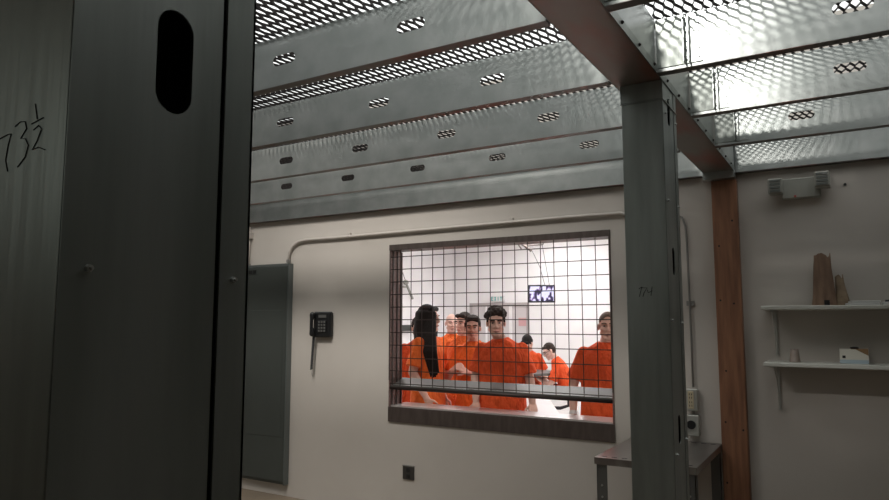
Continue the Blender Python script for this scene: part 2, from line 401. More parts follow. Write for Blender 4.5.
# ---------------------------------------------------------------- expanded metal deck
def deck(x0, x1, ya, yb, label):
    sx, sy = .034, .127; n_x = int((x1-x0)/sx); n_y = int((yb-ya)/sy)
    vs = []; fs = []
    wv = Vector((.42, 0, .9)).normalized()*.0050; zt = ZT+.0075
    tv = Vector((.9, 0, -.42)).normalized()*.0019
    def strand(a, b):
        o = len(vs)
        for p in (a, b):
            for q in (wv+tv, wv-tv, -wv-tv, -wv+tv): vs.append((p[0]+q[0], p[1]+q[1], zt+q[2]))
        for k in range(4): fs.append((o+k, o+(k+1) % 4, o+4+(k+1) % 4, o+4+k))
    for j in range(2*n_y):
        off = sx/2 if j % 2 else 0
        y = ya+j*sy/2
        for i in range(n_x):
            x = x0+off+i*sx
            strand((x, y-.011), (x, y+.011))
            for d in (-1, 1): strand((x, y+.011), (x+d*sx/2, y+sy/2-.011))
    mb = MB(); mb.v = vs; mb.f = fs
    o = mb.build('expanded_metal_deck', M['mesh']); tag(o, label, 'metal mesh', 'expanded metal sheets on the joists'); return o
deck(-6.1, -.76, .25, 4.36, 'dark expanded metal sheet lying over the joists left of the main beam')
deck(-.56, 2.0, .25, 4.36, 'dark expanded metal sheet lying over the joists right of the main beam')

for (x, y, z, l) in ((-0.66, 1.1, 3.14, 'above the main beam'), (-3.0, 1.9, 4.4, 'above the left bay')):
    t = empty('work_lamp', (x, y, z+.012))
    MB().loft([[(r_*math.cos(2*PI*j/20), r_*math.sin(2*PI*j/20), zz) for j in range(20)] for r_, zz in ((.15, 0), (.13, .08), (.06, .14), (.03, .2), (.028, .2), (.055, .136), (.12, .078), (.143, 0))], cap=False).build('reflector', M['steel'], t, smooth=True)
    MB().cyl((0, 0, .2), (0, 0, .30), .03, 12).build('socket', M['black'], t)
    tag(t, 'round steel work lamp hanging over the metal mesh, '+l, 'lamp')
# ---------------------------------------------------------------- wooden post
p = empty('wooden_post', (-.63, YW, 0))
MB().box(-.072, .072, -.06, 0, 0, ZB-.047, .003).build('timber', M['wood'], p)
k = Many()
for (x, z) in ((-.045, 1.62), (.03, 1.60), (-.03, 1.2), (.05, .86), (-.045, .9), (-.05, .55), (.04, 2.1), (-.04, 1.95)): k.new().cyl((x, -.062, z), (x, -.0595, z), .006, 8)
k.build('nail_head', M['knot'], p)
tag(p, 'reddish brown wooden post against the wall under the end of the beam', 'post')

# ---------------------------------------------------------------- electrical panel, conduits
e = empty('electrical_panel', (-4.54, YW-.003, .105))
MB().box(-.32, .32, -.048, 0, 0, .89, .004).build('cabinet', M['panel'], e)
MB().box(-.305, .305, -.056, -.048, .01, .88, .002).build('door', M['panel'], e)
MB().box(-.27, .27, -.0585, -.056, .185, .70, .001).build('inset_cover', M['panel'], e)
MB().box(.308, .322, -.052, 0, -.002, .892).box(-.32, .32, -.054, -.048, .882, .893).build('edge_trim', M['panel_edge'], e)
MB().box(-.17, -.13, -.062, -.056, .855, .870).build('latch', M['black'], e); MB().box(-.115, -.08, -.062, -.056, .855, .870).build('latch', M['black'], e)
tag(e, 'tall dark grey electrical panel on the wall between steel column and telephone', 'electrical panel')
# panel spans from z 0.1 to 2.0
for c in e.children:
    c.scale = (1, 1, 1.889/.89)
c1 = empty('wall_conduit', (-2.7, YW-.022, 2.2))
MB().tube([(1.46, 0, -.012), (1.42, 0, .008)]+[(1.42-i*.35, 0, .012-(.002*i)) for i in range(1, 8)]+[(-1.35, 0, 0), (-1.44, 0, -.01), (-1.51, 0, -.045), (-1.55, 0, -.10), (-1.56, 0, -.19)], .013, 10).build('pipe', M['cond'], c1, smooth=True)
MB().cyl((-1.56, 0, -.19), (-1.56, 0, -.165), .02, 12).build('connector', M['cond_d'], c1)
MB().box(-.9, -.87, .0, .022, -.018, .03).build('strap', M['cond'], c1); MB().box(.6, .63, .0, .022, -.008, .04).build('strap', M['cond'], c1)
tag(c1, 'pale painted conduit running above the window and bending down to the panel', 'conduit')
c2 = empty('wall_conduit', (-4.76, YW-.022, 2.0))
MB().tube([(0, 0, 0), (0, 0, .36)], .012, 10).build('pipe', M['cond'], c2, smooth=True)
MB().box(-.03, .035, -.03, .02, .25, .31, .004).build('junction_box', M['cond'], c2)
MB().cyl((0, 0, 0), (0, 0, .02), .02, 12).build('connector', M['cond_d'], c2)
tag(c2, 'short vertical conduit with small junction box above the panel left corner', 'conduit')
c3 = empty('wall_conduit', (-.86, YW-.018, 1.09))
MB().tube([(.0, 0, 0), (0, 0, .3), (-.005, 0, .9), (-.01, 0, 1.0), (-.03, 0, 1.06), (-.08, 0, 1.085), (-.38, 0, 1.097)], .0065, 10).build('pipe', M['cond_d'], c3, smooth=True)
MB().box(-.022, .022, 0, .018, .5, .53).build('strap', M['cond_d'], c3)
tag(c3, 'thin grey conduit dropping beside the steel column to the outlet boxes', 'conduit')

# outlets
a = empty('outlet_box', (-.866, YW, .95))
MB().box(-.034, .034, -.045, 0, 0, .130, .004).build('box', M['outlet'], a)
rc = MB().box(-.022, .012, -.050, -.045, .012, .118, .002).build('receptacle', M['beige'], a)
sl = Many()
for z in (.032, .052, .080, .100): sl.new().box(-.014, -.010, -.0515, -.050, z-.006, z+.006); sl.new().box(-.001, .003, -.0515, -.050, z-.006, z+.006)
sl.build('slot', M['black'], rc)
tag(a, 'upper metal outlet box with ivory duplex receptacle beside the column', 'outlet')
a = empty('outlet_box', (-.864, YW, .80))
MB().box(-.036, .036, -.05, 0, 0, .125, .004).build('box', M['outlet'], a)
MB().cyl((-.008, -.05, .068), (-.008, -.062, .068), .026, 24).build('round_socket', M['black'], a)
MB().cyl((.0, -.025, .13), (0, -.025, .16), .009, 8).build('nipple', M['cond_d'], a)
tag(a, 'lower metal outlet box with round black socket beside the column', 'outlet')
a = empty('wall_outlet', (-2.975, YW, .287))
MB().box(-.052, .052, -.012, 0, 0, .102, .003).build('cover_plate', M['plate_d'], a)
MB().box(-.018, .018, -.016, -.012, .058, .09, .002).box(-.018, .018, -.016, -.012, .012, .044, .002).build('receptacle', M['black'], a)
MB().box(-.052, .052, -.014, -.0, .099, .106).build('top_edge', M['cond_d'], a)
tag(a, 'small dark outlet plate low on the wall under the window', 'outlet')

# telephone
t = empty('wall_telephone', (-3.840, YW, 1.357))
MB().box(-.095, .095, -.05, 0, 0, .215, .012).build('base', M['black'], t)
hs = MB(); hs.rcone((-.078, -.075, .03), .024, (-.078, -.075, .06), .022).rcone((-.078, -.075, .17), .024, (-.078, -.075, .19), .024).rcone((-.078, -.085, .04), .015, (-.078, -.085, .18), .015)
hs.build('handset', M['black'], t, voxel=.004, smooth=True)
kp = MB().box(-.035, .06, -.058, -.05, .04, .145, .003).build('keypad', M['black'], t)
for r_ in range(4):
    for c_ in range(3): MB().box(-.028+c_*.03, -.008+c_*.03, -.062, -.058, .046+r_*.025, .062+r_*.025, .002).build('key', M['keys'], kp)
MB().box(-.03, .055, -.054, -.05, .165, .19).build('name_card', M['keys'], t)
cd = []
for i in range(160):
    u = i/159; cd.append((-.080+.009*math.cos(i*1.1)-.02*u, -.05+.009*math.sin(i*1.1), .03-.30*u))
MB().tube(cd, .0045, 5).build('coiled_cord', M['black'], t)
MB().tube([(-.095, -.045, -.27), (-.097, -.045, -.31), (-.092, -.04, -.33)], .0022, 5).build('cord_end', M['keys'], t)
tag(t, 'black wall telephone with keypad and dangling handset cord', 'telephone')

# emergency light
t = empty('emergency_light', (-.215, YW, 2.205))
MB().box(-.10, .10, -.055, 0, 0, .12, .006).build('housing', M['em'], t)
for sx_, dz in ((-.128, .028), (.112, .045)):
    h = MB().box(sx_-.038, sx_+.038, -.125, -.04, dz, dz+.088, .006).build('lamp_head', M['em'], t)
    ln = MB()
    for r_ in range(4): ln.box(sx_-.028, sx_+.028, -.129, -.125, dz+.008+r_*.0195, dz+.021+r_*.0195, .001)
    ln.build('lens', M['em_lens'], h)
MB().cyl((-.03, -.055, .012), (-.03, -.06, .012), .007, 10).build('indicator', M['red'], t)
MB().box(-.128, .112, -.05, -.03, .05, .075).build('neck', M['em'], t)
tag(t, 'two-headed grey emergency light high on the wall above the shelves', 'emergency light')
a = MB().cyl((.007, YW-.006, 2.27), (.007, YW, 2.27), .008, 12).build('wall_plug', M['black']); tag(a, 'tiny black plug in the wall right of the emergency light', 'plug')

# shelves
def shelf(z, label):
    t = empty('wall_shelf', (.4, YW, z))
    MB().box(-.835, .85, -.26, 0, -.022, 0, .003).build('board', M['shelf'], t)
    for bx in (-.785, .5):
        b = MB().box(bx-.007, bx+.007, -.22, 0, -.03, -.022).box(bx-.007, bx+.007, -.008, 0, -.285, -.022)
        b.tube([(bx, -.21, -.03), (bx, -.10, -.10), (bx, -.012, -.27)], .004, 6); b.build('bracket', M['bracket'], t)
    tag(t, label, 'shelf', 'white wall shelves'); return t
ZS1, ZS2 = 1.580, 1.268
shelf(ZS1, 'upper white wall shelf holding the brown paper bag'); shelf(ZS2, 'lower white wall shelf holding cup and small carton')
# brown paper bag
def bag(cx, cy, z, w0, w1, d0, d1, h, m, parent_name, seed, lean=0):
    rnd = random.Random(seed); rings = []; n = 28
    def ring(u, inset=0):
        w_ = (w0+(w1-w0)*u**.7)/2-inset; d_ = (d0+(d1-d0)*u)/2-inset; r = []
        for j in range(n):
            a_ = 2*PI*j/n; c, s_ = math.cos(a_), math.sin(a_)
            x = math.copysign(abs(c)**.45, c)*w_; y = math.copysign(abs(s_)**.45, s_)*d_
            zz = u*h
            if u == 1: zz += .014*math.sin(3*a_+.6)+.006*math.sin(7*a_)
            k_ = .004*math.sin(5*a_+u*6)*(u*2)
            r.append((x*(1+k_*6)+lean*u, y*(1+k_*4), zz))
        return r
    us = [0, .1, .25, .4, .55, .7, .85, 1]
    mb = MB(); mb.loft([ring(u) for u in us]+[ring(u, .004) for u in reversed(us)], cap=True)
    return mb.build(parent_name, m, smooth=False, loc=(cx, cy, z))
t = bag(-.125, 4.30, ZS1, .128, .080, .11, .06, .275, M['paper_bag'], 'paper_bag', 3, .0)
MB().box(-.0, .026, -.059, -.054, .0, .03).build('handle_notch', M['black'], t)
tag(t, 'tall crumpled brown paper bag standing on the upper shelf', 'paper bag')
t = bag(-.035, 4.335, ZS1, .075, .04, .07, .035, .155, M['paper_tan'], 'paper_bag', 5, -.015)
tag(t, 'smaller tan crumpled paper bag leaning behind the tall brown one', 'paper bag')
# folded paper stack, pen, cup, carton
t = MB().box(-.075, .07, -.09, .08, 0, .012, .002).box(-.06, .075, -.085, .075, .012, .024, .002).move(lambda v: Matrix.Rotation(.12, 3, 'Z') @ v).build('paper_stack', M['paper'], loc=(.05, 4.28, ZS1)); tag(t, 'white folded paper stack on the upper shelf next to the bags', 'papers')
t = MB().box(-.085, .085, -.09, .08, 0, .016, .002).build('paper_stack', M['paper'], loc=(.225, 4.27, ZS1)); tag(t, 'white paper pad at the right end of the upper shelf, under a black pen', 'papers')
t = MB().tube([(-.06, 0, 0), (.05, .01, 0)], .006, 8).rcone((.05, .01, 0), .0065, (.07, .012, 0), .004, 8).build('pen', M['black'], loc=(.215, 4.26, ZS1+.023)); tag(t, 'black pen lying on the white paper pad', 'pen')
n = 24; rs = []
for (r_, z) in ((.020, 0), (.0235, .035), (.028, .07), (.0295, .072), (.027, .071), (.0225, .035), (.019, .004)): rs.append([(r_*math.cos(2*PI*j/n), r_*math.sin(2*PI*j/n), z) for j in range(n)])
t = MB().loft(rs).move(lambda v: Vector((v.x, v.y, .072-v.z))).build('plastic_cup', M['cup'], smooth=True, loc=(-.285, 4.28, ZS2)); tag(t, 'pale pinkish cup upside down on the lower shelf', 'cup')
t = empty('small_carton', (.005, 4.29, ZS2))
MB().box(-.072, .06, -.045, .045, 0, .078, .001).build('carton_body', M['box'], t)
MB().prism([(.0, .079), (.06, .045), (.06, .079)], -.0465, -.045).box(-.02, .06, -.045, .045, .078, .0795).build('printed_band', M['box_brown'], t)
MB().box(-.072, .06, -.0462, -.045, .002, .022).build('printed_stripe', M['box_blue'], t)
MB().box(-.06, -.045, -.0464, -.045, .03, .044).build('printed_mark', M['ink'], t)
MB().ell((-.002, 0, .084), (.022, .018, .007), n=12, m=7).build('tab', M['black'], t)
tag(t, 'small cream carton with brown and blue print on the lower shelf', 'carton')

# ---------------------------------------------------------------- steel table
t = empty('steel_table', (-.970, 4.01, 0)); zt = .765
MB().box(-.263, .263, -.385, .385, zt-.006, zt).box(-.263, .263, -.387, -.383, zt-.036, zt).box(-.263, .263, .383, .387, zt-.036, zt).box(.261, .265, -.385, .385, zt-.036, zt).box(-.265, -.261, -.385, .385, zt-.036, zt).build('table_top', M['table'], t)
s = Many()
for x in (-.222, -.168, -.112, .112, .168, .222):
    for y in (-.34, .34): s.new().box(x-.014, x+.014, y-.006, y+.006, zt, zt+.0012)
s.build('top_slot', M['black'], t)
for sx_ in (-1, 1):
    for sy_ in (-1, 1):
        l = MB(); xs = sorted((sx_*.255, sx_*.198)); ys = sorted((sy_*.377, sy_*.373)); l.box(xs[0], xs[1], ys[0], ys[1], 0, zt-.006)
        xs = sorted((sx_*.255, sx_*.251)); ys = sorted((sy_*.377, sy_*.32)); l.box(xs[0], xs[1], ys[0], ys[1], 0, zt-.006)
        lg = l.build('leg', M['table_leg'], t)
        xx = sx_*.226; sc = Many()
        for z in (.62, .56): screw(sc, (xx, sy_*.377, z), (0, sy_, 0), .006)
        sc.build('screw', M['screw'], lg)
tag(t, 'low square brushed steel table behind the numbered column beside the post', 'table')

# ================================================================ room beyond: fixtures
for (x, y) in ((-5.6, 6.4), (-3.0, 6.4), (-.4, 6.4), (-5.6, 9.2), (-3.0, 9.2), (-.4, 9.2), (-4.6, 11.3), (-1.4, 11.3)):
    t = empty('ceiling_light', (x, y, 3.15))
    MB().box(-.62, .62, -.32, .32, -.05, 0).build('frame', M['wall_in'], t)
    MB().box(-.58, .58, -.28, .28, -.055, -.05).build('diffuser', M['lamp'], t)
    tag(t, 'rectangular ceiling light in the bright room beyond the window, '+('near row, ' if y < 7 else 'middle row, ' if y < 10 else 'far row, ')+('left' if x < -4 else 'right' if x > -2 else 'centre'), 'ceiling light', 'inner room ceiling lights')
# far doorway
d = empty('door_1', (-6.1, 12.3, 0)); d['kind'] = 'structure'
MB().box(-.63, .63, -.01, 0, 0, 1.80).build('glazing', M['door_in'], d)
MB().box(-.66, .66, -.05, 0, 1.79, 1.85).box(-.66, -.61, -.05, 0, 0, 1.8).box(.61, .66, -.05, 0, 0, 1.8).build('door_frame', M['door_frame'], d)
MB().box(.235, .285, -.04, 0, 0, 1.8).box(-.30, -.27, -.04, 0, 0, 1.8).build('mullion', M['wall_in'], d)
t = MB().box(-.085, .085, -.008, 0, 0, .16, .002).build('wall_notice', M['poster'], loc=(-5.58, 12.28, 1.39)); tag(t, 'pale red notice on the far glazing below the screen', 'notice')
# exit sign
t = empty('exit_sign', (-6.12, 12.25, 1.87))
MB().box(-.15, .15, -.02, .05, 0, .12, .004).build('sign_case', M['white_cloth'], t)
def letter(ch, x):
    h, w_, k = .080, .046, .014; z = .022; m = MB(); y0, y1 = -.024, -.02
    if ch == 'E': m.box(x, x+k, y0, y1, z, z+h); [m.box(x, x+w_, y0, y1, zz, zz+k) for zz in (z, z+h/2-k/2, z+h-k)]
    if ch == 'I': m.box(x+w_/2-k/2, x+w_/2+k/2, y0, y1, z, z+h)
    if ch == 'T': m.box(x+w_/2-k/2, x+w_/2+k/2, y0, y1, z, z+h).box(x, x+w_, y0, y1, z+h-k, z+h)
    if ch == 'X': m.prism([(x, z), (x+k, z), (x+w_, z+h), (x+w_-k, z+h)], y0, y1); m.prism([(x+w_-k, z), (x+w_, z), (x+k, z+h), (x, z+h)], y0-.0005, y1)
    m.build('letter', M['teal'], t)
for i, ch in enumerate('EXIT'): letter(ch, -.125+i*.066)
tag(t, 'small green lettered EXIT sign above the far doorway', 'exit sign')
# hanging screen
t = empty('hanging_screen', (-4.907, 11.655, 1.987), math.radians(28))
MB().box(-.25, .25, -.02, .03, -.16, .165, .004).build('bezel', M['tv'], t)
MB().box(-.222, .222, -.0225, -.02, -.130, .138).build('screen', M['picture'], t)
MB().tube([(.08, .06, .12), (-.02, .03, .5), (-.17, -.0, .82)], .005, 6).tube([(.16, .06, .12), (.08, .03, .6), (.02, 0, .95), (0, 0, 1.16)], .005, 6).build('hanging_cable', M['tray'], t)
MB().box(-.07, .07, .03, .06, -.05, .17).build('mount_plate', M['tv'], t)
MB().tube([(-.17, 0, .80), (-.34, 0, .93), (-.40, 0, 1.0), (-.40, 0, 1.163)], .026, 8).tube([(-.36, 0, .84), (-.42, 0, .93)], .015, 8).tube([(-.30, 0, .90), (.04, 0, .92), (.06, 0, .98)], .012, 6).build('ceiling_mount', M['frame'], t)
tag(t, 'small flat screen hanging from the ceiling of the inner room', 'television')
# wall arm with device and dark bar on the left inner wall
t = empty('camera_arm', (-7.13, 10.55, 2.08))
MB().tube([(0, -.5, .75), (0, -.12, .18), (0, .05, -.12)], .006, 6).build('rod', M['frame'], t)
MB().ell((0, -.12, .16), (.05, .10, .06), n=12, m=8).box(-.03, .02, -.28, -.12, .03, .07).tube([(0, -.08, .1), (.02, .14, -.22)], .03, 8).build('device', M['em'], t)
t.scale = (.8, .8, .8)
tag(t, 'thin grey diagonal arm with small device on the inner room left wall', 'wall arm')
t = MB().box(0, .08, -.45, .45, -.055, .055, .006).build('wall_rail', M['panel'], loc=(-7.2, 10.75, 1.36)); tag(t, 'short dark rail on the inner room wall behind the long haired person', 'rail')
# dining table and stools
t = empty('dining_table', (-4.21, 9.36, 0))
ring = lambda r, z, n=8: [(r*math.cos(2*PI*(j+.5)/n), r*math.sin(2*PI*(j+.5)/n), z) for j in range(n)]
MB().loft([ring(.46, .70), ring(.48, .71), ring(.48, .735), ring(.47, .742)]).build('table_top', M['tray'], t)
MB().cyl((0, 0, 0), (0, 0, .70), .06, 16).build('pedestal', M['stool'], t)
for a_ in (0, 90, 180, 270):
    c, s_ = math.cos(math.radians(a_)), math.sin(math.radians(a_))
    arm = MB().tube([(0, 0, .22), (.5*c, .5*s_, .22), (.62*c, .62*s_, .26), (.62*c, .62*s_, .42)], .025, 8).build('seat_arm', M['stool'], t)
    MB().cyl((.62*c, .62*s_, .42), (.62*c, .62*s_, .445), .16, 20).build('stool_seat', M['maroon'], arm)
t.rotation_euler = (0, 0, .314)
tag(t, 'grey dining table with attached maroon stools in the bright inner room', 'table')

t = empty('serving_table', (-2.66, 6.4, 0)); t.rotation_euler = (0, 0, math.radians(26.7))
MB().box(-.28, .02, -1.22, 1.2, .71, .74, .006).build('table_top', M['sill'], t)
for lx in (-.25, -.01):
    for ly in (-1.19, 1.16): MB().box(lx-.02, lx+.02, ly-.02, ly+.02, 0, .71).build('leg', M['black'], t)
MB().box(-.24, -.02, -1.2, 1.16, .20, .23).build('lower_rail', M['black'], t)
tag(t, 'long pale metal table with black legs behind the curly haired person', 'table')
# ================================================================ people
def rot(axis, a): return Matrix.Rotation(a, 3, axis)
def person(label, loc, rz, height=1.65, shirt=M['orange'], skin=M['skin'], hair='short', hairm=M['hair'], wide=1.0,
           lean=0, side=0, head_yaw=0, head_pitch=0, head_off=(0, 0), armR=None, armL=None, seated=False, extras=()):
    s = height/1.75
    R = rot('X', lean) @ rot('Y', side); PV = Vector((0, 0, .95))
    def U(p): p = Vector(p); return PV+R @ (p-PV)
    HC = U((head_off[0], -.015+head_off[1], 1.617)); HR = R @ rot('Z', head_yaw) @ rot('X', head_pitch)
    def Hd(p): return HC+HR @ Vector(p)
    base = Vector((0, 0, -.42 if seated else 0))
    G = lambda v: (Vector(v)+base)*s
    b = MB()
    # torso
    b.ell(U((0, 0, 1.30)), (.160*wide, .105, .17), R); b.ell(U((0, .0, 1.12)), (.145*wide, .10, .16), R); b.ell((0, .01, .95), (.16*wide, .11, .12))
    b.rcone(U((-.15*wide, .01, 1.385)), .052, U((.15*wide, .01, 1.385)), .052); b.rcone(U((-.06, .015, 1.425)), .042, U((.06, .015, 1.425)), .042)
    b.rcone(U((0, .02, 1.43)), .06, Hd((0, .025, -.06)), .054)
    # head
    b.ell(Hd((0, .018, .032)), (.075, .094, .088), HR); b.ell(Hd((0, -.015, -.035)), (.063, .070, .078), HR)
    b.rcone(Hd((-.014, -.063, -.100)), .021, Hd((.014, -.063, -.100)), .021)
    for q in (-1, 1):
        b.rcone(Hd((q*.050, .004, -.055)), .022, Hd((q*.016, -.058, -.098)), .020)
        b.rcone(Hd((q*.050, -.045, -.022)), .020, Hd((q*.030, -.066, -.030)), .018)
        b.rcone(Hd((q*.048, -.062, .030)), .011, Hd((q*.012, -.078, .027)), .012)
        b.ell(Hd((q*.079, .012, -.006)), (.009, .020, .032), HR @ rot('Z', q*.35))
        b.ell(Hd((q*.012, -.094, -.032)), (.009, .010, .008), HR)
        b.rcone(Hd((q*.018, -.080, -.066)), .007, Hd((0, -.085, -.063)), .009)
    b.rcone(Hd((0, -.080, .020)), .009, Hd((0, -.103, -.027)), .0125)
    b.rcone(Hd((0, -.082, -.073)), .009, Hd((0, -.079, -.078)), .009)
    # arms and hands
    arms = []
    for q, ap in ((-1, armR), (1, armL)):      # -1 = the person's right side at local -x
        if ap is None: ap = dict(e=(q*.25*wide, .03, 1.12), w=(q*.25*wide, -.04, .87), d=(0, -.15, -1), n=(-q, -.2, 0), curl=.5)
        sh = U((q*.168*wide, .01, 1.375)); el = U(ap['e']); wr = U(ap['w'])
        arms.append((q, sh, el, wr))
        b.rcone(sh, .053, el, .041); b.rcone(el, .041, el+(wr-el)*.35, .041); b.rcone(el+(wr-el)*.35, .041, wr, .0265)
        d = (R @ Vector(ap['d'])).normalized(); n = Vector(ap['n']); n = (n-d*n.dot(d)).normalized(); sd = d.cross(n)
        if sd.dot(Vector((0, -1, .2))) < 0 and not ap.get('flip'): sd = -sd      # thumb side
        cu = ap.get('curl', .5)
        for k, off in enumerate((-.030, -.010, .010, .030)):
            b.rcone(wr+sd*off*.6, .017, wr+d*.085+sd*off, .0125, 10)
            L = (.058, .072, .078, .070)[k]; p0 = wr+d*.088+sd*off; ang = cu*.5; seg = L
            for j in range(3):
                dd = d*math.cos(ang)+n*math.sin(ang); p1 = p0+dd*(seg*(.45, .32, .23)[j]*1.15); b.rcone(p0, .0092-.0008*j, p1, .0084-.0008*j, 8); p0 = p1; ang += cu*.85
        p0 = wr+d*.025+sd*.028; p1 = p0+(d*.6+sd*.75+n*.25).normalized()*.042; p2 = p1+(d*.85+sd*.25+n*.4*(.5+cu)).normalized()*.036
        b.rcone(p0, .014, p1, .0115, 8); b.rcone(p1, .0115, p2, .009, 8)
    # legs
    for q in (-1, 1):
        if seated: kn = Vector((q*.14, -.44, .93)); an = Vector((q*.14, -.42, .50)); hip = Vector((q*.09, 0, .93))
        else: kn = Vector((q*.10, -.012, .49)); an = Vector((q*.105, .025, .09)); hip = Vector((q*.088, .005, .90))
        b.rcone(hip, .088, kn, .056); b.rcone(kn, .056, kn+(an-kn)*.35+Vector((0, .012, 0)), .054); b.rcone(kn+(an-kn)*.35+Vector((0, .012, 0)), .054, an, .036)
        ft = an+Vector((q*.015, -.15, -.052)); b.rcone(an+Vector((0, .025, -.045)), .034, ft, .028)
    b.move(G)
    body = b.build('person', skin, voxel=.0055, smooth=True, smooth_it=3)
    # shirt
    sh_ = MB(); rings = []; n = 28
    prof = [(.80, .200, .150, .0), (.90, .196, .148, 0), (1.05, .188, .135, 0), (1.2, .192, .135, 0), (1.30, .196, .130, .0), (1.36, .186, .118, .005), (1.405, .165, .100, .01), (1.44, .130, .086, .014), (1.468, .088, .074, .015), (1.485, .062, .062, .018)]
    for k, (z, rx, ry, cy) in enumerate(prof):
        if seated and z < .9: rx += .02; z = .86
        ring = []
        for j in range(n):
            a_ = 2*PI*j/n; c, q = math.cos(a_), math.sin(a_)
            fold = 1+(.022*math.sin(a_*7+k*.5)+.012*math.sin(a_*4+1.3)) * max(0, (1.25-z)/.45)
            pp = Vector((math.copysign(abs(c)**.85, c)*rx*wide*fold, cy+math.copysign(abs(q)**.85, q)*ry*fold, z))
            ring.append(U(pp) if z >= .95 else pp+(U((0, 0, .96))-Vector((0, 0, .96)))*0)
        rings.append(ring)
    sh_.loft(rings)
    for q, s0, el, wr in arms:
        d = (el-s0); e2 = s0+d*.80
        a0 = s0-d.normalized()*.015
        sh_.rcone(a0, .060, s0+d*.4, .066); sh_.rcone(s0+d*.35, .066, e2, .080, 20, False)
    sh_.move(G)
    shirt_o = sh_.build('shirt', shirt, body, voxel=.009, smooth=True, smooth_it=3)
    # sleeve openings: dark interior is avoided, the arm simply leaves the cuff
    col = MB(); cpts = []
    for j in range(25):
        a_ = 2*PI*j/24; cpts.append(U((.064*math.cos(a_), .014+.066*math.sin(a_)-.004, 1.482-.024*max(0, -math.sin(a_)))))
    col.tube(cpts, .009, 6).move(G); col.build('collar', shirt, shirt_o, smooth=True)
    # trousers
    tr_ = MB(); tr_.ell((0, .01, .93), (.172*wide, .125, .12))
    for q in (-1, 1):
        if seated: tr_.rcone((q*.09, 0, .93), .105, (q*.14, -.44, .93), .082); tr_.rcone((q*.14, -.44, .93), .082, (q*.14, -.42, .55), .072, 18, False)
        else: tr_.rcone((q*.09, .005, .88), .105, (q*.10, -.01, .49), .085); tr_.rcone((q*.10, -.01, .5), .085, (q*.105, .02, .11), .075, 18, False)
    tr_.move(G).build('trousers', shirt, body, voxel=.011, smooth=True, smooth_it=2)
    for q in (-1, 1):
        an = Vector((q*.14, -.42, .50)) if seated else Vector((q*.105, .025, .09))
        MB().rcone(an+Vector((0, .025, -.045)), .045, an+Vector((q*.015, -.155, -.05)), .038).move(lambda v: Vector((v.x, v.y, max(v.z, an.z-.085)))).move(G).build('shoe', M['shoe'], body, smooth=True)
    # face details
    for q in (-1, 1):
        ey = MB().ell(Hd((q*.031, -.0745, .004)), (.0115, .009, .0058), HR, 12, 8).move(G).build('eye', M['eye'], body, smooth=True)
        MB().ell(Hd((q*.031, -.0825, .004)), (.0058, .0035, .0056), HR, 10, 6).move(G).build('iris', M['iris'], ey, smooth=True)
        MB().rcone(Hd((q*.050, -.070, .023)), .0042, Hd((q*.032, -.0865, .028)), .0052, 8).rcone(Hd((q*.032, -.0865, .028)), .0052, Hd((q*.014, -.0885, .0245)), .0045, 8).move(G).build('eyebrow', hairm, body, smooth=True)
    MB().rcone(Hd((-.021, -.086, -.0685)), .0048, Hd((0, -.0945, -.066)), .0062, 8).rcone(Hd((.021, -.086, -.0685)), .0048, Hd((0, -.0945, -.066)), .0062, 8).move(G).build('lips', M['lip'], body, smooth=True)
    # hair
    h = MB(); rnd = random.Random(len(label)*7)
    if hair in ('short', 'curly', 'long'):
        h.ell(Hd((0, .030, .050)), (.083, .096, .088), HR); h.ell(Hd((0, .052, .0)), (.076, .068, .07), HR)
        h.rcone(Hd((-.045, -.048, .088)), .024, Hd((.045, -.048, .088)), .024)
        for q in (-1, 1): h.rcone(Hd((q*.074, -.012, .045)), .012, Hd((q*.077, -.010, .012)), .007)
    if hair == 'buzz':
        h.ell(Hd((0, .024, .042)), (.0785, .095, .0845), HR); h.ell(Hd((0, .046, .0)), (.072, .068, .06), HR)
    if hair == 'curly':
        for i in range(90):
            a_ = rnd.uniform(0, 2*PI); e_ = rnd.uniform(.05, 1.5)
            p_ = Vector((.088*math.cos(e_)*math.cos(a_), .030+.098*math.cos(e_)*math.sin(a_), .052+.09*math.sin(e_)))
            if p_.y < -.02 and p_.z < .085: continue
            r_ = rnd.uniform(.015, .025); h.ell(Hd(p_), (r_, r_, r_), HR, 8, 6)
        for i in range(12):
            x_ = -.06+i*.011; r_ = rnd.uniform(.014, .02); h.ell(Hd((x_, -.062, .088+rnd.uniform(-.012, .02))), (r_, r_, r_), HR, 8, 6)
    if hair == 'long':
        for i in range(26):
            a_ = PI*(-.16+1.32*i/25); x_, y_ = .078*math.cos(a_), .030+.085*math.sin(a_)
            L0 = Hd((x_, y_, .05)); mid = Hd((x_*1.25, y_*1.15, -.12)); end_ = Hd((x_*1.2, y_*1.0, -.33-rnd.uniform(0, .08)))
            h.rcone(L0, .026, mid, .027, 10); h.rcone(mid, .027, end_, .014, 10)
        # the thick mass that falls in front of the right shoulder
        for i in range(12):
            o_ = i*.013; p0 = Hd((-.058, .065-o_, .045)); p1 = Hd((-.105, .06-o_*1.15, -.13)); p2 = Hd((-.165, -.025-o_*.9, -.30)); p3 = Hd((-.145, -.09-o_*.6, -.46-rnd.uniform(0, .07)))
            h.rcone(p0, .026, p1, .023, 10); h.rcone(p1, .023, p2, .018, 10); h.rcone(p2, .018, p3, .008, 10)
    if h.v: h.move(G).build('hair', hairm, body, voxel=.005, smooth=True, smooth_it=2 if hair != 'curly' else 1)
